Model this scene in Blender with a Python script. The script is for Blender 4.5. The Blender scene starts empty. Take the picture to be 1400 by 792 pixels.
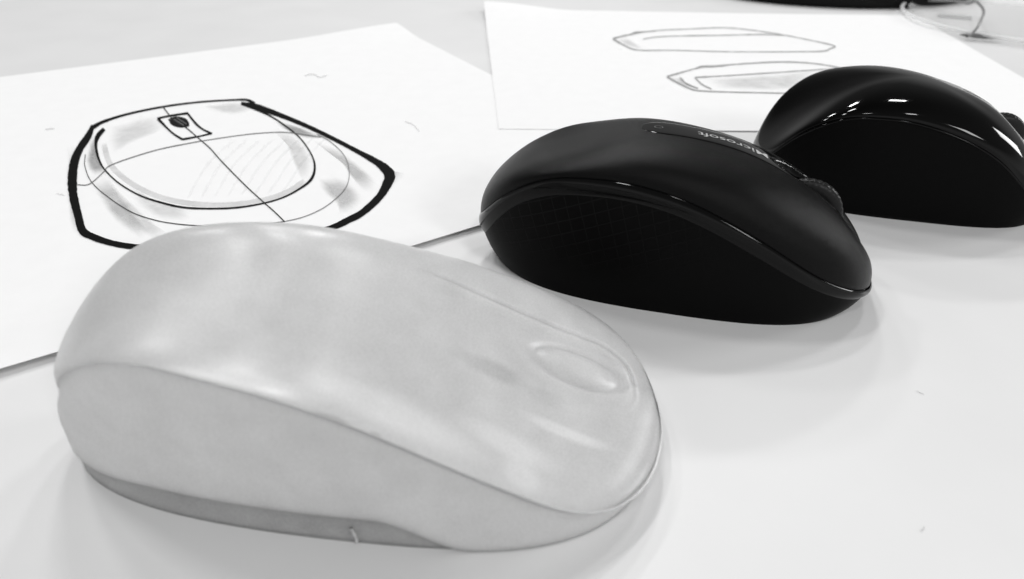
import bpy, math, random
import numpy as np
from mathutils import Vector
from mathutils.bvhtree import BVHTree
random.seed(4); rng = np.random.default_rng(4)
S = 0.01                      # everything below is written in centimetres
sc = bpy.context.scene
col = sc.collection

# ------------------------------------------------------------------ camera
F, PITCH, ROLL, HC = 950.0, math.radians(33), math.radians(.4), 11.0
fw = np.array([0, math.cos(PITCH), -math.sin(PITCH)]); r0 = np.array([1., 0, 0]); u0 = np.cross(r0, fw)
RT = math.cos(ROLL)*r0 + math.sin(ROLL)*u0; UP = -math.sin(ROLL)*r0 + math.cos(ROLL)*u0
CAM = np.array([0, 0, HC])
cd = bpy.data.cameras.new('camera'); cam = bpy.data.objects.new('camera', cd); col.objects.link(cam)
from mathutils import Matrix
mw = Matrix.Identity(4)
for i in range(3):
    mw[i][0] = RT[i]; mw[i][1] = UP[i]; mw[i][2] = -fw[i]; mw[i][3] = CAM[i]*S
cam.matrix_world = mw
cd.sensor_width = 36; cd.lens = 36*F/1400; cd.clip_start = 0.005; cd.clip_end = 50
cd.dof.use_dof = True; cd.dof.focus_distance = 0.205; cd.dof.aperture_fstop = 17
sc.camera = cam

def ground(x, y, z=0.0):
    """the point of the desk that a photo pixel shows"""
    d = fw*F + RT*(x-700) - UP*(y-396)
    return CAM + d*(z-HC)/d[2]

# ------------------------------------------------------------------ objects
def link(name, verts, faces, mat, parent=None, smooth=True, uv=None, kind=None):
    me = bpy.data.meshes.new(name)
    me.from_pydata([tuple(float(c)*S for c in v) for v in verts], [], faces)
    me.update()
    if smooth:
        me.polygons.foreach_set('use_smooth', [True]*len(me.polygons))
    if uv is not None:
        l = me.uv_layers.new(name='UVMap')
        for lp in me.loops:
            l.data[lp.index].uv = uv[lp.vertex_index]
    me.materials.append(mat)
    o = bpy.data.objects.new(name, me); col.objects.link(o)
    if parent: o.parent = parent
    if kind: o['kind'] = kind
    return o
def thing(name, label, cat, loc=(0, 0, 0), rz=0, group=None):
    o = bpy.data.objects.new(name, None); col.objects.link(o)
    o.empty_display_size = .01
    o.location = tuple(c*S for c in loc); o.rotation_euler = (0, 0, rz)
    o['label'] = label; o['category'] = cat
    if group: o['group'] = group
    return o
def grid(A, close_u=False, flip=False):
    """A[i][j] points -> verts, quads; u = first index"""
    A = np.asarray(A, float); n, m = A.shape[:2]
    V = A.reshape(-1, 3); Fc = []
    for i in range(n if close_u else n-1):
        k = (i+1) % n
        for j in range(m-1):
            q = (i*m+j, k*m+j, k*m+j+1, i*m+j+1)
            Fc.append(q[::-1] if flip else q)
    return V, Fc

def tube(path, r, mat, name, parent, n=10, closed=False):
    P = [np.array(p, float) for p in path]; rows = []
    for i, p in enumerate(P):
        a = P[(i+1) % len(P)] if closed or i+1 < len(P) else p; b = P[i-1] if closed or i > 0 else p
        T = a-b; T /= np.linalg.norm(T)+1e-9; u = np.cross(T, [0, 0, 1.]) if abs(T[2]) < .95 else np.cross(T, [1., 0, 0]); u /= np.linalg.norm(u); w = np.cross(T, u)
        rr = r[i] if hasattr(r, '__len__') else r
        rows.append([p+rr*(math.cos(q)*u+math.sin(q)*w) for q in np.linspace(0, 2*np.pi, n+1)])
    V, Fc = grid(rows, closed); return link(name, V, Fc, mat, parent)

# ------------------------------------------------------------------ materials
def material(name):
    m = bpy.data.materials.new(name); m.use_nodes = True
    nt = m.node_tree; b = nt.nodes['Principled BSDF']
    return m, nt, b
def N(nt, t, **k):
    n = nt.nodes.new(t)
    for a, v in k.items():
        if a.startswith('i_'):
            n.inputs[a[2:].replace('_', ' ')].default_value = v
        else: setattr(n, a, v)
    return n
def g(v): return (v, v, v, 1)
def simple(name, c, rough=.5, spec=.5, noise=0, scale=400, bump=0, bscale=3000, coat=0):
    m, nt, b = material(name)
    b.inputs['Base Color'].default_value = g(c); b.inputs['Roughness'].default_value = rough
    b.inputs['Specular IOR Level'].default_value = spec
    b.inputs['Coat Weight'].default_value = coat; b.inputs['Coat Roughness'].default_value = .04
    tc = N(nt, 'ShaderNodeTexCoord')
    if noise:
        t = N(nt, 'ShaderNodeTexNoise', i_Scale=scale, i_Detail=4.0)
        r = N(nt, 'ShaderNodeMapRange'); r.inputs[3].default_value = c*(1-noise); r.inputs[4].default_value = c*(1+noise)
        r.inputs[1].default_value = .3; r.inputs[2].default_value = .7
        nt.links.new(tc.outputs['Object'], t.inputs['Vector'])
        nt.links.new(t.outputs[0], r.inputs[0]); nt.links.new(r.outputs[0], b.inputs['Base Color'])
    if bump:
        t = N(nt, 'ShaderNodeTexNoise', i_Scale=bscale, i_Detail=3.0)
        bm = N(nt, 'ShaderNodeBump', i_Strength=bump, i_Distance=.0002)
        nt.links.new(tc.outputs['Object'], t.inputs['Vector'])
        nt.links.new(t.outputs[0], bm.inputs['Height']); nt.links.new(bm.outputs[0], b.inputs['Normal'])
    return m
M_desk = simple('desk_laminate', .695, .42, .35, noise=.022, scale=22, bump=.06, bscale=900)
M_paper = simple('drawing_paper', .90, .85, .15, noise=.01, scale=120, bump=.15, bscale=700)
nt = M_paper.node_tree; b = nt.nodes['Principled BSDF']; tr = N(nt, 'ShaderNodeBsdfTranslucent'); tr.inputs[0].default_value = g(.9)
mxs = N(nt, 'ShaderNodeMixShader'); mxs.inputs[0].default_value = .12
nt.links.new(b.outputs[0], mxs.inputs[1]); nt.links.new(tr.outputs[0], mxs.inputs[2]); nt.links.new(mxs.outputs[0], nt.nodes['Material Output'].inputs[0])
M_matte = simple('satin_black_plastic', .0026, .30, .085, noise=.15, scale=5000, bump=.35, bscale=9000)
M_gloss = simple('gloss_black_plastic', .001, .06, .17)
M_slot = simple('dark_recess_plastic', .003, .4, .2)
M_rubber = simple('wheel_rubber', .005, .4, .2)
M_side = simple('matt_black_side', .0025, .6, .05, noise=.3, scale=4000, bump=.3, bscale=8000)
M_print = simple('grey_print', .42, .5, .3)
M_wire = simple('grey_wire', .2, .4, .5)
M_stand = simple('black_base_plastic', .004, .4, .1)

# side grip with a fine engraved lattice
def grip():
    m, nt, b = material('latticed_black_grip')
    b.inputs['Base Color'].default_value = g(.0025); b.inputs['Roughness'].default_value = .42
    b.inputs['Specular IOR Level'].default_value = .06
    uv = N(nt, 'ShaderNodeUVMap')
    hs = []
    for (ax, ay, sc_) in ((1, .25, 1), (-.45, 1, 1)):
        d = N(nt, 'ShaderNodeVectorMath', operation='DOT_PRODUCT'); d.inputs[1].default_value = (ax*sc_, ay*sc_, 0)
        nt.links.new(uv.outputs[0], d.inputs[0])
        fr = N(nt, 'ShaderNodeMath', operation='FRACT'); nt.links.new(d.outputs['Value'], fr.inputs[0])
        lt = N(nt, 'ShaderNodeMath', operation='LESS_THAN'); lt.inputs[1].default_value = .07
        nt.links.new(fr.outputs[0], lt.inputs[0]); hs.append(lt)
    mx = N(nt, 'ShaderNodeMath', operation='MAXIMUM')
    nt.links.new(hs[0].outputs[0], mx.inputs[0]); nt.links.new(hs[1].outputs[0], mx.inputs[1])
    bp = N(nt, 'ShaderNodeBump', i_Strength=.6, i_Distance=.0003); bp.invert = True
    nt.links.new(mx.outputs[0], bp.inputs['Height']); nt.links.new(bp.outputs[0], b.inputs['Normal'])
    cr = N(nt, 'ShaderNodeMapRange'); cr.inputs[3].default_value = .0016; cr.inputs[4].default_value = .0055
    tc = N(nt, 'ShaderNodeTexCoord'); sx = N(nt, 'ShaderNodeSeparateXYZ'); nt.links.new(tc.outputs['Object'], sx.inputs[0])
    fx = N(nt, 'ShaderNodeMapRange', interpolation_type='SMOOTHSTEP'); fx.inputs[1].default_value = .022; fx.inputs[2].default_value = -.03
    fz = N(nt, 'ShaderNodeMapRange', interpolation_type='SMOOTHSTEP'); fz.inputs[1].default_value = .008; fz.inputs[2].default_value = .03
    nt.links.new(sx.outputs[0], fx.inputs[0]); nt.links.new(sx.outputs[2], fz.inputs[0])
    fm = N(nt, 'ShaderNodeMath', operation='MULTIPLY'); nt.links.new(fx.outputs[0], fm.inputs[0]); nt.links.new(fz.outputs[0], fm.inputs[1])
    fn = N(nt, 'ShaderNodeMath', operation='MULTIPLY'); nt.links.new(fm.outputs[0], fn.inputs[0]); nt.links.new(mx.outputs[0], fn.inputs[1])
    nt.links.new(fn.outputs[0], cr.inputs[0]); nt.links.new(fn.outputs[0], bp.inputs['Height']); nt.links.new(cr.outputs[0], b.inputs['Base Color'])
    return m
M_grip = grip()

def resin(name, base, spots=(), rough=.38, mott=.05, see=.0):
    m, nt, b = material(name)
    tc = N(nt, 'ShaderNodeTexCoord')
    n1 = N(nt, 'ShaderNodeTexNoise', i_Scale=38.0, i_Detail=5.0, i_Roughness=.6)
    n2 = N(nt, 'ShaderNodeTexNoise', i_Scale=160.0, i_Detail=4.0)
    for n in (n1, n2): nt.links.new(tc.outputs['Object'], n.inputs['Vector'])
    r = N(nt, 'ShaderNodeMapRange', interpolation_type='SMOOTHSTEP')
    r.inputs[1].default_value = .35; r.inputs[2].default_value = .68
    r.inputs[3].default_value = base*(1-mott); r.inputs[4].default_value = base*(1+mott)
    nt.links.new(n1.outputs[0], r.inputs[0])
    r2 = N(nt, 'ShaderNodeMapRange'); r2.inputs[1].default_value = .3; r2.inputs[2].default_value = .7
    r2.inputs[3].default_value = -.02; r2.inputs[4].default_value = .02
    nt.links.new(n2.outputs[0], r2.inputs[0])
    cur = N(nt, 'ShaderNodeMath', operation='ADD')
    nt.links.new(r.outputs[0], cur.inputs[0]); nt.links.new(r2.outputs[0], cur.inputs[1])
    cur = cur.outputs[0]
    ng = N(nt, 'ShaderNodeTexNoise', i_Scale=2600.0, i_Detail=2.0); nt.links.new(tc.outputs['Object'], ng.inputs['Vector'])
    gm = N(nt, 'ShaderNodeMapRange'); gm.inputs[1].default_value = .3; gm.inputs[2].default_value = .7
    gm.inputs[3].default_value = -.035; gm.inputs[4].default_value = .035; nt.links.new(ng.outputs[0], gm.inputs[0])
    ga = N(nt, 'ShaderNodeMath', operation='ADD'); nt.links.new(cur, ga.inputs[0]); nt.links.new(gm.outputs[0], ga.inputs[1]); cur = ga.outputs[0]
    for (x, y, rx, ry, amt, rot, rag) in spots:          # cloudy patches cast into the resin
        mp = N(nt, 'ShaderNodeMapping', vector_type='TEXTURE')
        mp.inputs['Location'].default_value = (x*S, y*S, 0)
        mp.inputs['Rotation'].default_value = (0, 0, rot)
        mp.inputs['Scale'].default_value = (rx*S, ry*S, 1)
        nt.links.new(tc.outputs['Object'], mp.inputs['Vector'])
        fl = N(nt, 'ShaderNodeVectorMath', operation='MULTIPLY'); fl.inputs[1].default_value = (1, 1, 0)
        nt.links.new(mp.outputs[0], fl.inputs[0])
        ln = N(nt, 'ShaderNodeVectorMath', operation='LENGTH'); nt.links.new(fl.outputs[0], ln.inputs[0])
        ns = N(nt, 'ShaderNodeMath', operation='MULTIPLY_ADD'); ns.inputs[1].default_value = rag*3
        nt.links.new(n2.outputs[0], ns.inputs[0]); nt.links.new(ln.outputs['Value'], ns.inputs[2])
        q = N(nt, 'ShaderNodeMapRange', interpolation_type='SMOOTHSTEP')
        q.inputs[1].default_value = .35+rag*1.5; q.inputs[2].default_value = 1.1+rag*1.5
        q.inputs[3].default_value = amt; q.inputs[4].default_value = 0
        nt.links.new(ns.outputs[0], q.inputs[0])
        ad = N(nt, 'ShaderNodeMath', operation='ADD')
        nt.links.new(cur, ad.inputs[0]); nt.links.new(q.outputs[0], ad.inputs[1]); cur = ad.outputs[0]
    nt.links.new(cur, b.inputs['Base Color'])
    b.inputs['Roughness'].default_value = rough
    b.inputs['Specular IOR Level'].default_value = .4
    b.inputs['Subsurface Weight'].default_value = .85
    b.inputs['Subsurface Radius'].default_value = (1, 1, 1)
    b.inputs['Subsurface Scale'].default_value = .009
    bp = N(nt, 'ShaderNodeBump', i_Strength=.05, i_Distance=.0004)
    n3 = N(nt, 'ShaderNodeTexNoise', i_Scale=900.0, i_Detail=2.0)
    nt.links.new(tc.outputs['Object'], n3.inputs['Vector'])
    nt.links.new(n3.outputs[0], bp.inputs['Height']); nt.links.new(bp.outputs[0], b.inputs['Normal'])
    return m

def ink(name, c, alpha=1.0, streak=0.0):
    m, nt, b = material(name)
    b.inputs['Base Color'].default_value = g(c); b.inputs['Roughness'].default_value = .7
    b.inputs['Specular IOR Level'].default_value = .03
    if alpha < 1:
        tc = N(nt, 'ShaderNodeTexCoord')
        t = N(nt, 'ShaderNodeTexNoise', i_Scale=90.0, i_Detail=5.0, i_Roughness=.65)
        r = N(nt, 'ShaderNodeMapRange'); r.inputs[1].default_value = .32; r.inputs[2].default_value = .66
        r.inputs[3].default_value = max(0, alpha-streak); r.inputs[4].default_value = min(1, alpha+streak)
        nt.links.new(tc.outputs['Object'], t.inputs['Vector']); nt.links.new(t.outputs[0], r.inputs[0])
        # strokes fade where the marker lifts: u across the stroke
        uv = N(nt, 'ShaderNodeUVMap'); sp = N(nt, 'ShaderNodeSeparateXYZ'); nt.links.new(uv.outputs[0], sp.inputs[0])
        e = N(nt, 'ShaderNodeMapRange', interpolation_type='SMOOTHSTEP'); e.inputs[1].default_value = 0; e.inputs[2].default_value = .35
        nt.links.new(sp.outputs[0], e.inputs[0])
        mu = N(nt, 'ShaderNodeMath', operation='MULTIPLY')
        nt.links.new(e.outputs[0], mu.inputs[0]); nt.links.new(r.outputs[0], mu.inputs[1])
        nt.links.new(mu.outputs[0], b.inputs['Alpha'])
    return m
M_ink = ink('black_marker_ink', .006)
M_fine = ink('fineliner_ink', .03)
M_grey = ink('grey_pencil_line', .16)
M_soft = ink('soft_pencil_line', .32)
M_pale = ink('pale_pencil_line', .42, .6, .3)
M_wash = ink('grey_marker_wash', .42, .45, .1)
M_wash2 = ink('pale_marker_wash', .5, .3, .08)
M_wash4 = ink('faint_marker_hatching', .62, .075, .045)
M_wash3 = ink('dark_marker_wash', .26, .55, .1)

# ------------------------------------------------------------------ mouse body shape
KR = np.array([-1, -.88, -.68, -.35, 0, .35, .7, 1.0]); KT = np.array([-1, -.6, -.2, .2, .6, 1.0])
XF = np.linspace(-1.4, 1.4, 281); _k = np.exp(-.5*(np.arange(-12, 13)*.01/.05)**2); _k /= _k.sum()
def pchip(xk, yk, x):
    y = _p(xk, yk, np.clip(XF, -1, 1)); e0 = (y[41]-y[40])/.01; e1 = (y[240]-y[239])/.01
    y = np.where(XF < -1, y[40]+e0*(XF+1), np.where(XF > 1, y[240]+e1*(XF-1), y))
    y = np.convolve(y, _k, 'same')
    return np.interp(np.clip(x, -1, 1), XF, y)
def _p(xk, yk, x):
    h = np.diff(xk); dl = np.diff(yk)/h; m = np.zeros_like(yk)
    m[1:-1] = (dl[:-1]*h[1:]+dl[1:]*h[:-1])/(h[1:]+h[:-1])
    m[0] = dl[0]*1.5-m[1]*.5; m[-1] = dl[-1]*1.5-m[-2]*.5
    x = np.clip(x, xk[0], xk[-1]); i = np.clip(np.searchsorted(xk, x)-1, 0, len(h)-1)
    t = (x-xk[i])/h[i]; H = h[i]
    return (2*t**3-3*t**2+1)*yk[i]+(t**3-2*t**2+t)*H*m[i]+(-2*t**3+3*t**2)*yk[i+1]+(t**3-t**2)*H*m[i+1]
def sstep(a, b, x):
    t = np.clip((x-a)/(b-a), 0, 1); return t*t*(3-2*t)
class Body:
    def __init__(s, v):
        s.x, s.y, s.h, s.a, s.b, s.n, s.tp, s.sa, s.sb, s.bx, s.k, s.p = v[:12]
        s.zt = np.array(v[12:18]); s.zr = np.array(v[18:26]); s.nf, s.tp2, s.kz, s.tl, s.sk, s.by = v[26:32]
        s.dz = lambda X, Y: 0*X
    def outline(s, th):
        c, q = np.cos(th), np.sin(th); w = .5+.5*c; e = 2/(s.n*(1-w)+s.nf*w)
        x = np.sign(c)*abs(c)**e; y = np.sign(q)*abs(q)**e
        return x, y*(1+s.tp*x+s.tp2*(x*x-.4))+s.sk*(1-x*x)
    def rim(s, th): return pchip(KR, s.zr, s.outline(th)[0])
    def top(s, th, rho, d=0):
        x, y = s.outline(th); X = x*rho; Y = y*rho
        h = np.sqrt(np.clip(1-rho**s.p, 0, 1))
        z = pchip(KR, s.zr, x)*(1-h)+(pchip(KT, s.zt, X)+s.tl*Y*s.b)*h
        return np.stack([X*s.a, Y*s.b, z+s.dz(X*s.a, Y*s.b)+d], -1)
    def side(s, th, u, inset=0.0):
        x, y = s.outline(th); R = pchip(KR, s.zr, x)
        q = np.sin(np.clip(u, 0, 1)*np.pi/2)**s.k
        fx = s.sa+(1-s.sa)*q; fy = s.sb+(1-s.sb)*q
        return np.stack([x*(s.a*fx-inset)+s.bx*(1-q), y*(s.b*fy-inset)+s.by*(1-q), R*np.clip(u, 0, 9)**s.kz], -1)
    def u_of(s, th, z): return np.clip(z/s.rim(th), 0, 1)**(1/s.kz)
NT = 360
def thetas(n=NT):
    # denser at front and rear where a superellipse stretches its points
    return np.linspace(0, 2*np.pi, n+1)[:-1] + 1e-5
def top_shell(B, name, mat, parent, rings=130, lip=.035, n=NT):
    th = thetas(n); rows = []
    for r in np.sin(np.linspace(0.004, 1, rings)*np.pi/2): rows.append(B.top(th, np.full(n, min(r, 1-1e-7))))
    A = np.stack(rows, 1)
    e = A[:, -1].copy(); sh = e.copy(); sh[:, :2] *= 1-.4*lip/3; sh[:, 2] -= lip
    sh2 = e.copy(); sh2[:, :2] *= 1-.7*lip; sh2[:, 2] -= lip*1.2
    A = np.concatenate([A, sh[:, None], sh2[:, None]], 1)
    V, Fc = grid(A, True)
    # close the tiny hole in the crown
    V = np.concatenate([V, A[:, 0].mean(0)[None]]); m = A.shape[1]; c = len(V)-1
    Fc += [(i*m, c, ((i+1) % n)*m) for i in range(n)]
    Fc = [f[::-1] for f in Fc]
    o = link(name, V, Fc, mat, parent)
    B.bvh = BVHTree.FromPolygons([Vector(v) for v in V], Fc)
    return o
def on_shell(B, x, y, d=0.0):
    h = B.bvh.ray_cast(Vector((x, y, 20)), Vector((0, 0, -1)))
    for k in range(1, 6):
        if h[0] is not None: break
        h = B.bvh.ray_cast(Vector((x+.0013*k, y+.0017*k, 20)), Vector((0, 0, -1)))
    if h[0] is None: return np.array([x, y, 0.])
    n = h[1] if h[1].z > 0 else -h[1]
    return np.array(h[0]+n*d)
def wall(B, name, mat, parent, ulo, uhi, steps, bulge=0.0, inset=0.0, uvs=None, n=NT, cap=False):
    th = thetas(n); lo, hi = ulo(th), uhi(th); rows = []
    for t in np.linspace(0, 1, steps):
        P = B.side(th, lo+(hi-lo)*t, inset)
        k = bulge*math.sin(math.pi*t**1.15)**.75 if 0 < t < 1 else 0
        L = np.hypot(P[:, 0], P[:, 1])[:, None]
        P[:, :2] += P[:, :2]/L*k
        rows.append(P)
    A = np.stack(rows, 1)
    V, Fc = grid(A, True)
    uv = None
    if uvs:
        d = np.linalg.norm(np.diff(np.concatenate([A[:, -1], A[:1, -1]]), axis=0)[:, :2], axis=1)
        s_ = np.concatenate([[0], np.cumsum(d)])[:-1]
        uv = [(s_[i]*uvs, V[i*steps+j][2]*uvs) for i in range(n) for j in range(steps)]
    if cap:
        b = len(V); V = np.concatenate([V, A[:, 0].mean(0)[None]])
        if uv: uv.append((0, 0))
        Fc = list(Fc)+[(i*steps, b, ((i+1) % n)*steps)[::-1] for i in range(n)]
    return link(name, V, Fc, mat, parent, uv=uv)
def strip_panel(B, name, mat, parent, x0, x1, half, d=.010, nx=150, ny=26, yc=0.0, rear=.7, front=.9):
    """a long rounded panel following the crown of the shell"""
    rows = []
    for i in range(nx+1):
        t = i/nx; x = x0+(x1-x0)*t
        w = half(x)
        dx0, dx1 = x-x0, x1-x
        if dx0 < rear: w *= math.sqrt(max(0, 1-(1-dx0/rear)**2))
        if dx1 < front: w *= math.sqrt(max(0, 1-(1-dx1/front)**2))
        w = max(w, .004); r = []
        for j in range(ny+1):
            y = yc+w*(2*j/ny-1)
            edge = min(j, ny-j)/ny
            dd = -.012 if j in (0, ny) or i in (0, nx) else d*min(1, .45+edge*9)
            r.append(on_shell(B, x, y, dd))
        rows.append(r)
    V, Fc = grid(rows, flip=False)
    return link(name, V, Fc, mat, parent)
def scroll_wheel(B, parent, x, z, r, w, mat, hub, y=0.0, ribs=36):
    prof = [(-.5, .55), (-.5, .72), (-.47, .86), (-.38, .95), (-.2, .995), (0, 1), (.2, .995), (.38, .95), (.47, .86), (.5, .72), (.5, .55)]
    n = ribs*4; rows = []
    for i in range(n):
        a = 2*math.pi*i/n; k = 1-.018*(i % 4 == 0)
        rows.append([(x+r*q*(k if q > .9 else 1)*math.cos(a), y+p*w, z+r*q*(k if q > .9 else 1)*math.sin(a)) for p, q in prof])
    V, Fc = grid(rows, True, flip=True)
    wh = link('scroll_wheel', V, Fc, mat, parent)
    rows = []
    for i in range(48):
        a = 2*math.pi*i/48
        rows.append([(x+r*q*math.cos(a), y+p*w, z+r*q*math.sin(a)) for p, q in ((-.36, 0.001), (-.36, .5), (-.34, .6), (.34, .6), (.36, .5), (.36, .001))])
    V, Fc = grid(rows, True, flip=True)
    link('wheel_hub', V, Fc, hub, wh)
    return wh
def text_on(B, parent, body, size, x, y, d, mat, name='lettering', rot=math.pi):
    """printed letters wrapped on the shell; x, y = middle of the word, reading towards the rear"""
    cu = bpy.data.curves.new('tmp', 'FONT'); cu.body = body; cu.size = size; cu.align_x = 'CENTER'; cu.align_y = 'CENTER'
    cu.offset = .002; cu.resolution_u = 8
    o = bpy.data.objects.new('tmp', cu); col.objects.link(o)
    bpy.context.view_layer.update()
    me = bpy.data.meshes.new_from_object(o.evaluated_get(bpy.context.evaluated_depsgraph_get()))
    bpy.data.objects.remove(o)
    c, s = math.cos(rot), math.sin(rot); V = []
    for v in me.vertices:
        px, py = v.co.x, v.co.y
        V.append(on_shell(B, x+c*px-s*py, y+s*px+c*py, d))
    Fc = [tuple(p.vertices) for p in me.polygons]
    bpy.data.meshes.remove(me)
    return link(name, V, Fc, mat, parent, smooth=False)

FIT = {'m1': [4.649, 18.361, -0.193, 5.686, 2.493, 2.258, 0.134, 0.891, 0.967, 0.055, 0.795, 3.148, 3.937, 3.91, 4.342, 4.149, 3.504, 2.664, 1.423, 2.363, 3.335, 3.801, 3.558, 2.704, 1.509, 0.71, 2.627, 0.24, 1.17, -0.073, -0.183, 0],
 'proto': [-2.885, 11.509, 0.098, 6.107, 3.159, 2.277, 0.427, 1.018, 0.967, -0.25, 1.0, 2.879, 4.932, 4.466, 4.139, 2.988, 1.73, 0.709, 1.765, 2.876, 3.756, 3.804, 3.214, 2.117, 0.831, 0.561, 2.225, 0.33, 0.184, 0.324, -0.249, 0.097],
 'm3': [14.014, 24.05, -0.126, 5.015, 3.163, 2.303, 0.189, 0.913, 0.902, 0.137, 1.0, 2.348, 2.817, 3.93, 4.234, 4.028, 3.435, 1.346, 1.0, 2.2, 3.2, 3.6, 3.346, 2.601, 1.209, 0.565, 2.486, 0.169, 1.0, -0.028, 0.007, 0]}
def oval(X, Y, x, y, rx, ry): return np.sqrt(((X-x)/rx)**2+((Y-y)/ry)**2)

# ------------------------------------------------------------------ satin black mouse (middle)
B = Body(FIT['m1']); WX = .635*B.a
def dz1(X, Y):
    q = oval(X, Y, WX, 0, 1.05, .42)
    z = -.75*(1-sstep(.75, 1.1, q))
    z = z-.30*np.exp(-(Y/.62)**2)*sstep(.74*B.a, .86*B.a, X)*(1-.5*sstep(.9*B.a, 1.0*B.a, X))
    return z
B.dz = dz1
t = thing('computer_mouse', 'satin black computer mouse with a glossy printed strip, between pale shell and shiny mouse', 'computer mouse', (B.x, B.y, 0), B.h)
top_shell(B, 'top_shell', M_matte, t)
band_t = lambda th: .46+.22*(1-sstep(-1, -.72, B.outline(th)[0]))-.2*sstep(.3, 1, B.outline(th)[0])
ub = lambda th, B=B: B.u_of(th, np.maximum(B.rim(th)-.045-band_t(th), .1))
ut = lambda th, B=B: B.u_of(th, B.rim(th)-.035)
one = lambda th: np.ones_like(th)
wall(B, 'trim_band', M_gloss, t, ub, ut, 22, bulge=.085)
wall(B, 'side_grip', M_grip, t, lambda th: np.zeros_like(th)+.0, ub, 30, inset=.005, uvs=2.6, cap=True)
sp = strip_panel(B, 'centre_strip', M_gloss, t, -.20*B.a, .86*B.a, lambda x: .62+.08*sstep(1.5, 3.5, x))
text_on(B, sp, 'Microsoft', .50, .245*B.a, -.03, .02, M_print, 'brand_lettering')
# small printed ring near the rear end of the strip, pin-prick lamp in front of the word
def ring_on(B, parent, x, y, r, w, d, mat, name):
    rows = [[on_shell(B, x+(r+k)*math.cos(a), y+(r+k)*math.sin(a), d) for k in (0, w)] for a in np.linspace(0, 2*np.pi, 33)[:-1]]
    V, Fc = grid(rows, True); return link(name, V, Fc, mat, parent, smooth=False)
ring_on(B, sp, -.115*B.a, 0, .1, .022, .02, simple('dim_print', .12, .4), 'printed_ring')
ring_on(B, sp, .56*B.a-.25, .0, .001, .035, .02, M_print, 'indicator_dot')
scroll_wheel(B, t, WX, on_shell(B, WX, .75)[2]-.86, 1.05, .40, M_rubber, M_slot)

# ------------------------------------------------------------------ gloss black mouse (right, cut by the frame)
B = Body(FIT['m3']); WX3 = .63*B.a
def dz3(X, Y):
    q = oval(X, Y, WX3, 0, .95, .42)
    z = -.6*(1-sstep(.75, 1.1, q))
    z = z-.28*np.exp(-((abs(Y)-.95)/.5)**2)*sstep(.45*B.a, .72*B.a, X)*(1-.6*sstep(.88*B.a, B.a, X))
    return z
B.dz = dz3
t = thing('computer_mouse', 'shiny black computer mouse at the right edge, its glossy top reflecting the ceiling lamps', 'computer mouse', (B.x, B.y, 0), B.h)
top_shell(B, 'top_shell', M_gloss, t)
ub3 = lambda th, B=B: B.u_of(th, B.rim(th)-.10)
wall(B, 'trim_band', M_gloss, t, ub3, lambda th, B=B: B.u_of(th, B.rim(th)-.03), 8, bulge=.03)
wall(B, 'side_wall', M_side, t, lambda th: np.zeros_like(th), ub3, 24, inset=.005, cap=True)
strip_panel(B, 'centre_strip', simple('mirror_strip', .05, .12, .8), t, .3*B.a, .93*B.a, lambda x: .42)
scroll_wheel(B, t, WX3, on_shell(B, WX3, .8)[2]-.33, .85, .5, M_rubber, M_slot)

# ------------------------------------------------------------------ translucent resin shell (front)
B = Body(FIT['proto'])
PX = .72*B.a
def rrect(X, Y, x0, x1, hw, r=.8):
    cx, hx = (x0+x1)/2, (x1-x0)/2
    qx = np.maximum(abs(X-cx)-(hx-r), 0); qy = np.maximum(abs(Y)-(hw-r), 0)
    return np.hypot(qx, qy)-r+np.minimum(np.maximum(abs(X-cx)-(hx-r)-0, abs(Y)-(hw-r)), 0)
def dzp(X, Y):
    sd = rrect(X, Y, -.02*B.a, .93*B.a, .98)
    fade = sstep(.12*B.a, .38*B.a, X)
    z = -.065*np.exp(-(sd/.045)**2)*fade*(.55+.45*np.sign(Y)) - .05*sstep(0, -.35, sd)*fade*0
    z = z-.055*(1-sstep(-.4, .1, sd))*fade
    q = oval(X, Y, PX, 0, 1.0, .46)
    z = z-.05*np.exp(-((q-1)/.14)**2) + .08*(1-sstep(.3, .95, q)) + .0*np.exp(-(oval(X, Y, PX, 0, .55, .2))**2)
    return z
B.dz = dzp
GRP = None
spots = [(-.6+.2, -1.6, 1.5, .22, -.0, 0, .2)]
def loc_of(px, py, z):      # photo pixel at height z -> point in the shell's own frame
    w = ground(px, py, z); dx, dy = w[0]-B.x, w[1]-B.y; c, s = math.cos(B.h), math.sin(B.h)
    return c*dx+s*dy, -s*dx+c*dy
def spot(px, py, z, rx, ry, amt, rot=0, rag=.12):
    x, y = loc_of(px, py, z); return (x, y, rx, ry, amt, rot, rag)
spots = [spot(668, 450, 3.0, .85, .3, -.075, -.05, .12), spot(745, 478, 2.6, .6, .24, -.04, 0, .12),
         spot(450, 552, 3.4, .35, .14, -.12, -.1, .1), spot(510, 570, 3.1, .12, .08, -.10, 0, .1),
         spot(540, 540, 3.0, 1.7, .5, .09, -.15, .25), spot(700, 560, 2.3, 1.1, .35, .08, -.2, .2),
         spot(320, 505, 3.8, 1.5, .3, .07, -.1, .2), spot(715, 630, 1.6, .45, .5, .08, .3, .2),
         spot(780, 540, 2.0, 1.1, .18, .10, -.15, .12)]
t = thing('mouse_shell', 'pale translucent resin prototype shell of a computer mouse, in the foreground', 'mouse shell', (B.x, B.y, 0), B.h)
M_resin = resin('cloudy_resin', .50, spots, rough=.31, mott=.022)
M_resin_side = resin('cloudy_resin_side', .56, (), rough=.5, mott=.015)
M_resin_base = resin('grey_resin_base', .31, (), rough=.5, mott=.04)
top_shell(B, 'top_shell', M_resin, t, rings=190, lip=.010, n=480)
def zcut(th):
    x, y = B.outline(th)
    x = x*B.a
    return .03+.72*(1-sstep(.3, 2.1, x))*(.75+.25*sstep(-5.5, -3.5, x))
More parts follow.
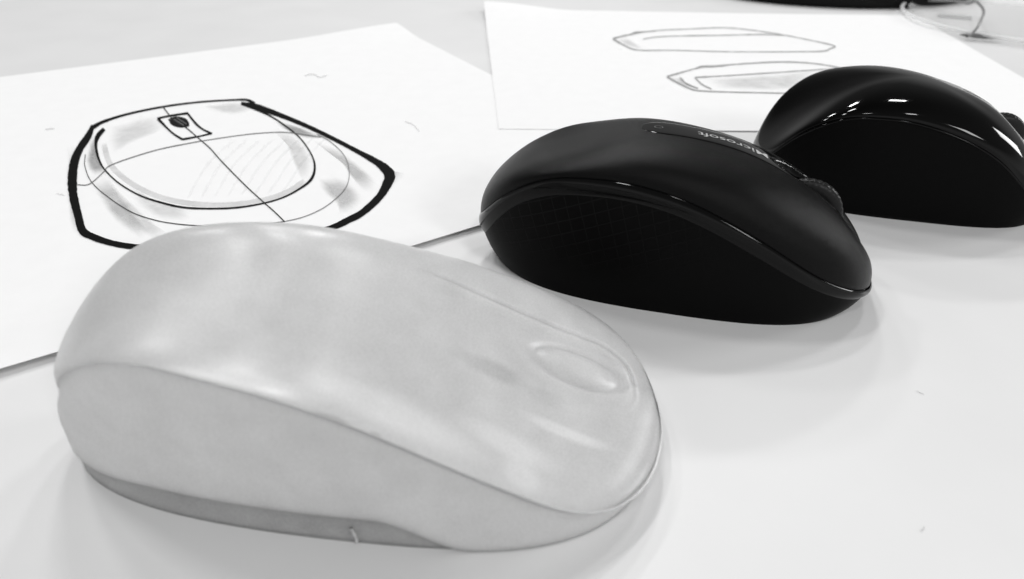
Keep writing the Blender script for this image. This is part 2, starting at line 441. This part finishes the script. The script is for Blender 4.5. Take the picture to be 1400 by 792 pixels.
wall(B, 'side_wall', M_resin_side, t, lambda th: B.u_of(th, zcut(th)), lambda th: B.u_of(th, B.rim(th)-.006), 34, inset=.004, n=480)
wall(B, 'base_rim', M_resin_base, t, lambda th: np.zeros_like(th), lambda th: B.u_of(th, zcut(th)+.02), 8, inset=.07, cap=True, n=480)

# pale drip of resin crossing the base
c = B.side(np.array([0.]), np.array([0.]))
def near_wall(px, py, z):
    x, y = loc_of(px, py, z); return x
xs = near_wall(490, 700, .4); best = min(np.linspace(-np.pi, 0, 400), key=lambda a: abs(B.side(np.array([a]), np.array([.1]))[0, 0]-xs))
path = [tuple(B.side(np.array([best+.003*math.sin(z*9)]), B.u_of(np.array([best]), np.array([z])), -.0)[0]) for z in np.linspace(.08, .5, 10)]
tube(path, [.012+.02*abs(math.sin(k*.9)) for k in range(10)], M_resin_side, 'resin_drip', t)

# ------------------------------------------------------------------ desk
def plate(name, x0, x1, y0, y1, z0, z1, mat, kind=None, parent=None):
    V = [(x, y, z) for z in (z0, z1) for y in (y0, y1) for x in (x0, x1)]
    Fc = [(0, 2, 3, 1), (4, 5, 7, 6), (0, 1, 5, 4), (2, 6, 7, 3), (0, 4, 6, 2), (1, 3, 7, 5)]
    return link(name, V, Fc, mat, parent, smooth=False, kind=kind)
plate('desk_top', -110, 120, -60, 150, -3, 0, M_desk, 'structure')

# ------------------------------------------------------------------ sheets of paper
class Sheet:
    def __init__(s, TL, TR, BL, BR, lift):
        s.c = [np.array(p[:2], float) for p in (TL, TR, BL, BR)]; s.lift = lift
    def uv(s, p):      # inverse of the nearly parallel quad, a few Newton steps
        TL, TR, BL, BR = s.c; u = v = .5
        for _ in range(8):
            P = (1-v)*((1-u)*BL+u*BR)+v*((1-u)*TL+u*TR)-p
            du = (1-v)*(BR-BL)+v*(TR-TL); dv = (1-u)*(TL-BL)+u*(TR-BR)
            det = du[0]*dv[1]-du[1]*dv[0]
            u -= (P[0]*dv[1]-P[1]*dv[0])/det; v -= (du[0]*P[1]-du[1]*P[0])/det
        return u, v
    def z(s, u, v): return s.lift(u, v)
    def point(s, px, py, d):
        z = .05
        for _ in range(6):
            q = ground(px, py, z); u, v = s.uv(q[:2]); z = s.z(min(max(u, 0), 1), min(max(v, 0), 1))
        return np.array([q[0], q[1], z+d])
    def build(s, name, label, nu=60, nv=50):
        TL, TR, BL, BR = s.c; top = []; bot = []
        for i in range(nu+1):
            a = []; b = []
            for j in range(nv+1):
                u, v = i/nu, j/nv
                p = (1-v)*((1-u)*BL+u*BR)+v*((1-u)*TL+u*TR); z = s.z(u, v)
                a.append((p[0], p[1], z)); b.append((p[0], p[1], z-.016))
            top.append(a); bot.append(b)
        t = thing(name, label, 'paper sheet')
        V1, F1 = grid(top); V2, F2 = grid(bot, flip=True); k = len(V1); m = nv+1
        Fc = F1+[tuple(x+k for x in f) for f in F2]
        for i in range(nu):
            Fc.append((i*m, i*m+k, (i+1)*m+k, (i+1)*m)); Fc.append((i*m+nv, (i+1)*m+nv, (i+1)*m+nv+k, i*m+nv+k))
        for j in range(nv):
            Fc.append((j, j+1, j+1+k, j+k)); a = nu*m+j; Fc.append((a, a+k, a+1+k, a+1))
        link('paper', np.concatenate([V1, V2]), Fc, M_paper, t, smooth=False)
        s.t = t; return t
def smooth_path(P, n=10):
    P = [np.array(p, float) for p in P]
    if len(P) < 3:
        return [P[0]+(P[-1]-P[0])*k/n for k in range(n+1)]
    Q = [2*P[0]-P[1]]+P+[2*P[-1]-P[-2]]; out = []
    for i in range(1, len(Q)-2):
        for k in range(n):
            t = k/n; a, b, c, d = Q[i-1:i+3]
            out.append(.5*((2*b)+(-a+c)*t+(2*a-5*b+4*c-d)*t*t+(-a+3*b-3*c+d)*t**3))
    return out+[P[-1]]
LEVEL = [0]
def stroke(sh, pts, w, mat, name='pen_line', tf=lambda x, y: (x, y), jitter=.06, soft=False):
    """pts in photo pixels: (x, y[, width]); laid on the paper as a thin film of ink"""
    LEVEL[0] += 1; d = .004+.00022*LEVEL[0]
    if soft is False: d += .012
    q = [(*tf(p[0], p[1]), p[2] if len(p) > 2 else w) for p in pts]
    C = np.array(smooth_path(q)); T = np.gradient(C[:, :2], axis=0); T /= np.linalg.norm(T, axis=1)[:, None]+1e-9
    nrm = np.stack([-T[:, 1], T[:, 0]], 1); rows = []; k = 5 if soft else 2; uv = []
    for i, (c, nn) in enumerate(zip(C, nrm)):
        hw = c[2]/2*(1+jitter*rng.normal()*.5); r = []
        for j in range(k):
            s_ = 2*j/(k-1)-1; p = c[:2]+nn*hw*s_
            r.append(sh.point(p[0], p[1], d)); uv.append((min(1-abs(s_), min(i, len(C)-1-i)/6), 0))
        rows.append(r)
    V, Fc = grid(rows)
    return link(name, V, Fc, mat, sh.t, smooth=False, uv=uv)
def patch(sh, pts, mat, name='marker_shading', tf=lambda x, y: (x, y), soft=.65):
    """a filled marker area: rings shrinking to the middle so its edge can fade"""
    LEVEL[0] += 1; d = .004+.00022*LEVEL[0]
    P = np.array(smooth_path([tf(*p) for p in pts+[pts[0]]], 6))[:-1]
    c = P.mean(0); rows = []; uv = []
    rad = [0.001, .3, .6, .8, .9, 1]
    for p in P:
        p = c+(p-c)*(1+.025*rng.normal()); r = []
        for q in rad: r.append(sh.point(*(c+(p-c)*q), d)); uv.append(((1-q)*(.35/soft), 0))
        rows.append(r)
    V, Fc = grid(rows, True)
    return link(name, V, Fc, mat, sh.t, smooth=False, uv=uv)

BR1, TR1 = ground(910, 229)[:2], ground(542, 37)[:2]
dB = ground(658, 305)[:2]-ground(0, 503)[:2]; dB /= np.linalg.norm(dB)
dT = ground(540, 36.5)[:2]-ground(0, 105.5)[:2]; dT /= np.linalg.norm(dT)
BR1 = ground(658, 305)[:2]+dB*8.9
def lift1(u, v): return .035+.20*(1-sstep(0, .09, v))*(.9+.25*math.sin(u*7))+.006*math.sin(u*5)*math.sin(v*6+1)**2+.25*sstep(.86, 1, v)*sstep(.8, 1, u)
# the near edge is lifted a little, so put the flat outline where the lifted edge shows
ofs = (ground(300, 400, .22)-ground(300, 400, 0))[:2]
sh1 = Sheet(TR1-dT*42, TR1, BR1-dB*42+ofs, BR1+ofs, lift1)
sh1.build('paper_sheet', 'large white sheet at left with a bold marker sketch of a mouse seen from above')
z4 = lambda x, y: (60+x/2.64, 100+y/2.64)
LEVEL[0] = 0
A = dict(tf=z4)
# marker shading first, ink above
patch(sh1, [(830, 175), (880, 180), (940, 200), (1010, 235), (960, 240), (900, 222), (850, 195)], M_wash3, **A)
patch(sh1, [(960, 235), (1060, 275), (1190, 375), (1200, 420), (1165, 432), (1120, 390), (1070, 320), (1000, 262)], M_wash, **A)
patch(sh1, [(985, 372), (1080, 378), (1150, 440), (1130, 490), (1075, 512), (1050, 470), (1000, 420)], M_wash, **A)
patch(sh1, [(1100, 250), (1180, 300), (1260, 350), (1308, 368), (1270, 410), (1240, 420), (1255, 370), (1180, 310)], M_wash2, **A)
patch(sh1, [(150, 310), (165, 240), (190, 225), (205, 330), (232, 360), (190, 375), (160, 350)], M_wash3, **A)
patch(sh1, [(165, 380), (225, 370), (290, 450), (340, 520), (380, 575), (350, 600), (260, 540), (200, 460)], M_wash, **A)
patch(sh1, [(235, 390), (330, 480), (420, 560), (455, 585), (400, 605), (330, 560), (270, 480)], M_wash2, **A)
patch(sh1, [(300, 400), (420, 465), (520, 490), (525, 535), (420, 530), (330, 470)], M_wash2, **A)
patch(sh1, [(85, 260), (110, 250), (95, 400), (110, 500), (130, 590), (160, 610), (100, 575), (85, 450)], M_wash2, **A)
patch(sh1, [(560, 120), (690, 103), (770, 125), (700, 150), (620, 142)], M_wash2, **A)
patch(sh1, [(240, 190), (400, 150), (440, 200), (330, 250), (250, 290), (225, 250)], M_wash2, **A)
patch(sh1, [(820, 200), (890, 210), (950, 270), (975, 340), (940, 400), (900, 330), (870, 250)], M_wash2, **A)
stroke(sh1, [(215, 250), (240, 330), (310, 395), (410, 445), (520, 470), (650, 477), (780, 462), (880, 430), (945, 385)], 9, M_wash2, 'marker_shading', soft=True, **A)
for k in range(8):
    x = 520+k*48
    stroke(sh1, [(x, 455-k*3), (x+30, 395), (x+80, 320), (x+170, 240-k*2)], 4, M_wash4, 'marker_shading', soft=True, **A)
def bold(pts, nm='marker_line', mat=M_ink, **k): return stroke(sh1, pts, 2, mat, nm, tf=z4, **k)
bold([(180, 196, 6), (215, 177, 4), (300, 150, 3), (430, 123, 2.6), (560, 106, 2.4), (690, 98, 2.4), (735, 99, 3.5), (760, 112, 5)])
bold([(712, 110, 4), (770, 124, 8), (850, 152, 6.5), (950, 193, 5.5), (1050, 241, 5.5), (1130, 283, 6), (1200, 322, 9), (1235, 350, 13), (1248, 372, 15), (1240, 400, 13), (1210, 450, 10), (1150, 505, 9), (1100, 532, 9), (1040, 560, 8), (940, 590, 8), (800, 625, 7)])
bold([(178, 190, 5), (160, 230, 9), (130, 275, 10), (110, 325, 12), (103, 390, 13), (108, 450, 12), (125, 520, 11), (140, 570, 11), (175, 592, 9), (240, 614, 8), (310, 627, 7.5), (380, 632, 7), (480, 640, 6)])
bold([(218, 203, 5), (196, 228, 6.5), (188, 260, 4), (198, 310, 3), (220, 350, 2.2), (270, 398, 2), (340, 440, 2), (410, 465, 2.5), (500, 486, 2.6), (600, 491, 2.2), (700, 487, 2.2), (800, 470, 1.8), (870, 448, 2), (930, 415, 2.6), (965, 385, 3.6), (978, 345, 3), (968, 300, 2), (930, 242, 1.8), (880, 198, 2), (820, 158, 2.2), (760, 130, 3), (712, 112, 3)])
fine = lambda pts, w=1.1, m=M_fine: stroke(sh1, pts, w, m, 'pen_line', tf=z4)
fine([(150, 295), (149, 340), (175, 398), (240, 455), (320, 505), (400, 532), (470, 545), (560, 553), (650, 556), (760, 552), (868, 538)])
fine([(868, 538), (940, 520), (1010, 488), (1065, 445), (1095, 405), (1102, 355), (1085, 300), (1035, 250), (985, 222)], .9, M_grey)
fine([(432, 126), (470, 172), (515, 200), (560, 238), (600, 273), (640, 318), (720, 400), (790, 465), (830, 500), (870, 539)], 1.5)
fine([(122, 405), (165, 402), (215, 360), (235, 338), (300, 312), (420, 276), (560, 248)], 1.1, M_grey)
fine([(560, 248), (700, 227), (800, 217), (880, 216), (1000, 233)], .9, M_grey)
bold([(410, 165, 2.5), (460, 155, 2.6), (521, 146, 3)]); bold([(519, 147, 2.6), (550, 185, 3), (575, 205, 2.4), (607, 220, 2.6)])
bold([(607, 219, 2.4), (560, 230, 2), (500, 241, 3)]); bold([(500, 241, 3), (470, 222, 2.6), (445, 200, 2.6), (412, 166, 4)])
patch(sh1, [(448, 168), (465, 160), (490, 158), (512, 165), (524, 180), (522, 194), (500, 198), (475, 195), (458, 184)], ink('black_marker_fill', .012), **A, soft=.05)
for q in ([(470, 168), (505, 190)], [(480, 163), (515, 186)]): bold([(*q[0], 1), (*q[1], 1)], mat=M_grey)
fine([(840, 207), (868, 209), (885, 206)], 1.4, M_pale)
# faint loose marks elsewhere on the sheet
I = dict(tf=lambda x, y: (x, y))
for q in ([(415, 104), (428, 102), (437, 106), (449, 103)], [(552, 166), (566, 172), (574, 182)], [(60, 178), (76, 176)], [(76, 265), (90, 268)]):
    stroke(sh1, q, 2.4, M_wash2, 'pencil_mark', soft=True)

TL2, BL2, TR2 = ground(662, 14)[:2], ground(682, 178)[:2], ground(1250, 23)[:2]
q1 = ground(1400, 109)[:2]; BR2 = TR2+(q1-TR2)*((TR2[1]-30.0)/(TR2[1]-q1[1]))
def lift2(u, v): return .061+.02*(1+math.sin(u*6+1))*(v**2)+.55*sstep(.80, 1, v)*(1-sstep(0, .22, u))
sh2 = Sheet(TL2, TR2, BL2, BR2, lift2)
sh2.build('paper_sheet', 'white sheet at the back with two side view pencil sketches of a mouse')
z5 = lambda x, y: (640+x/2.5, y/2.5)
LEVEL[0] = 0
def pen(pts, w=1.15, m=M_soft):
    n = len(pts)
    stroke(sh2, pts, w, m, 'pencil_line', tf=z5, jitter=.3)
    if n > 3:      # a second, looser pass of the pencil
        q = [(p[0]+4*rng.normal()+(6 if i == n-1 else 0), p[1]+1.6*rng.normal()+1.5, w*.9) for i, p in enumerate(pts)]
        stroke(sh2, q, w, M_pale, 'pencil_line', tf=z5, jitter=.3)
patch(sh2, [(785, 268), (900, 260), (1100, 248), (1230, 238), (1210, 300), (1090, 314), (950, 312), (850, 306), (810, 292)], M_wash2, tf=z5)
patch(sh2, [(683, 263), (730, 262), (745, 285), (790, 305), (760, 302), (715, 284)], M_wash2, tf=z5)
patch(sh2, [(500, 133), (545, 130), (600, 165), (575, 168), (530, 152)], M_wash2, tf=z5)
pen([(495, 133, 2.4), (555, 119, 1.6), (640, 106), (760, 100), (870, 96), (960, 103), (1080, 121), (1180, 141), (1252, 158, 1.6), (1236, 168, 2), (1212, 176, 1.6), (1100, 178), (900, 178), (700, 173), (580, 172, 1.5), (530, 154, 2), (495, 134, 2.4)])
pen([(555, 121, 2.2), (572, 112, 2.2), (600, 110, 1.5), (640, 108, 1)])
pen([(598, 135), (640, 128), (720, 124), (850, 122), (1000, 119), (1080, 122)], 1.2)
pen([(598, 135), (612, 152), (636, 168)], 1.6, M_pale); pen([(578, 130), (595, 150), (618, 165)], 2, M_pale)
pen([(815, 121), (804, 130), (806, 148), (826, 168)], 1, M_pale)
pen([(468, 170), (530, 172), (585, 174)], 1.5, M_pale); pen([(1250, 176), (1350, 182)], 1, M_pale)
pen([(680, 263, 2.4), (740, 246, 1.6), (800, 231), (900, 222), (1060, 213, 1.6), (1180, 218), (1290, 236)], 1.3)
pen([(680, 264, 2.6), (720, 286, 2.2), (770, 308, 1.8), (820, 313, 1.6), (900, 316), (1090, 320, 1.4), (1200, 321)], 1.3)
pen([(775, 237, 1.6), (800, 229, 2.6), (850, 228, 2), (890, 224, 1)])
pen([(775, 266, 1.6), (900, 259, 1.2), (1100, 246, 1.2), (1250, 236, 1)]); pen([(775, 267, 1.6), (800, 290, 1.8), (832, 306, 1.4)])
pen([(724, 266, 1.5), (745, 286, 2), (785, 304, 1.8)]); pen([(755, 262), (735, 266)], 1.2, M_pale)
pen([(612, 303), (670, 303), (742, 306)], 2.2, M_pale)

# ------------------------------------------------------------------ black round base at the top edge
cx, cy = 27.9, 69.6; R = 12.4
t = thing('round_base', 'black round flat base standing on the desk at the top edge of the photo', 'base', (cx, cy, 0))
prof = [(0, 0), (R-.5, 0), (R-.15, .08), (R, .3), (R-.02, .9), (R-.2, 1.25), (R-.7, 1.45), (R-3, 1.7), (3, 2.2), (2.2, 2.5), (2, 4), (2, 22), (0, 22)]
rows = [[(r*1.12*math.cos(a), r*math.sin(a), z) for r, z in prof[:10]] for a in np.linspace(0, 2*np.pi, 97)[:-1]]
V, Fc = grid(rows, True); link('base_disc', V, Fc, M_stand, t)

# ------------------------------------------------------------------ clear dish with a pale rim, and a thin wire (top right)
def clear_plastic():
    m, nt, b = material('clear_plastic')
    b.inputs['Base Color'].default_value = g(.93); b.inputs['Roughness'].default_value = .12
    b.inputs['Alpha'].default_value = .38
    return m
M_clear = clear_plastic(); M_rim = simple('white_plastic_rim', .85, .3, .5); M_rim.node_tree.nodes['Principled BSDF'].inputs['Alpha'].default_value = .55
dx, dy, DR = 36.8, 52.6, 8.1
t = thing('plastic_dish', 'shallow clear plastic dish with a thick pale rim, at the top right corner', 'dish', (dx, dy, 0))
rows = [[(r*math.cos(a), r*math.sin(a), z) for r, z in ((0.01, .12), (DR-1.6, .12), (DR-.9, .2), (DR-.4, .5))] for a in np.linspace(0, 2*np.pi, 97)[:-1]]
V, Fc = grid(rows, True); link('bowl', V, Fc, M_clear, t)
tube([(DR*math.cos(a), DR*math.sin(a), .42) for a in np.linspace(0, 2*np.pi, 97)[:-1]], .13, M_rim, 'rim', t, closed=True)
def fac(x, y, z): return ground(x, y, z)
path = [(1270, 1, .6), (1292, 1, .9), (1312, 2, 1.0), (1324, 5, 1.0), (1332, 2, 1.2), (1338, 5, 1.4), (1345, 15, 1.5), (1342, 26, 1.2), (1336, 38, .8), (1328, 47, .4), (1322, 50, .3)]
P = [ground(x, y, z) for x, y, z in path]
t = thing('thin_wire', 'thin grey bent wire standing up out of the clear dish', 'wire')
tube([tuple(p) for p in smooth_path(P, 6)], .085, M_wire, 'wire', t)
q0, q1 = ground(1312, 47.5, .3), ground(1370, 52, .3)
tube([tuple(q0+(q1-q0)*k/12) for k in range(13)], [.03+.12*math.sin(math.pi*k/12)**.7 for k in range(13)], simple('dark_clip', .12, .5), 'clip', t)
q0, q1 = ground(1282, 22, .1), ground(1328, 26, .1)
t = thing('pen_refill', 'small pale grey rod lying beside the clear dish', 'rod')
tube([tuple(q0+(q1-q0)*k/8) for k in range(9)], .16, simple('pale_grey_rod', .45, .5), 'rod', t)

# two stray fibres on the desk
M_lint = simple('lint', .45, .8, .1)
for (px, py, cv, lab) in ((1262, 727, .1, 'tiny curled fibre lying on the desk near the bottom right corner'), (1256, 536, -.12, 'tiny pale fibre lying on the open desk right of the mice')):
    p = ground(px, py); t = thing('fibre', lab, 'fibre', (p[0], p[1], 0))
    tube([(.12*k/8-.06, cv*(k/8)**2, .02+.01*math.sin(k)) for k in range(9)], .005, M_lint, 'strand', t, n=5)

# ------------------------------------------------------------------ light
w = bpy.data.worlds.new('World'); sc.world = w; w.use_nodes = True
wt = w.node_tree; bg = wt.nodes['Background']; bg.inputs[1].default_value = 1.0
tc = N(wt, 'ShaderNodeTexCoord'); sx = N(wt, 'ShaderNodeSeparateXYZ'); wt.links.new(tc.outputs['Generated'], sx.inputs[0])
cr = N(wt, 'ShaderNodeValToRGB'); wt.links.new(sx.outputs[2], cr.inputs[0]); wt.links.new(cr.outputs[0], bg.inputs[0])
yr = N(wt, 'ShaderNodeMapRange', interpolation_type='SMOOTHSTEP'); wt.links.new(sx.outputs[1], yr.inputs[0])   # the wall behind the camera is the bright one
yr.inputs[1].default_value = -.5; yr.inputs[2].default_value = .6; yr.inputs[3].default_value = 1.15; yr.inputs[4].default_value = .3
wt.links.new(yr.outputs[0], bg.inputs[1])
el = cr.color_ramp.elements; el[0].position = 0.0; el[0].color = g(.95); el[1].position = .95; el[1].color = g(.2)
e = el.new(.15); e.color = g(.8); e = el.new(.34); e.color = g(.3)
def lamp(name, loc, target, sx, sy, power):
    l = bpy.data.lights.new(name, 'AREA'); l.shape = 'RECTANGLE'; l.size = sx*S; l.size_y = sy*S; l.energy = power
    o = bpy.data.objects.new(name, l); col.objects.link(o); o.location = tuple(c*S for c in loc)
    d = Vector(target)*S-o.location; o.rotation_euler = d.to_track_quat('-Z', 'Y').to_euler()
    return o
for x, y, p in ((-75, 70, 7), (-20, 140, 8), (-130, 170, 7), (20, 270, 14), (90, 150, 7), (-60, 270, 8), (-45, -105, 6), (60, -75, 6)):
    lamp('ceiling_lamp', (x, y, 190), (5, 20, 0), 26, 11, p)
lamp('window_light', (100, -120, 100), (8, 16, 0), 26, 40, 9)
lamp('window_light', (250, 90, 95), (10, 20, 0), 55, 75, 21)

sc.view_settings.view_transform = 'Standard'; sc.view_settings.look = 'None'
sc.view_settings.exposure = 0; sc.view_settings.gamma = 1
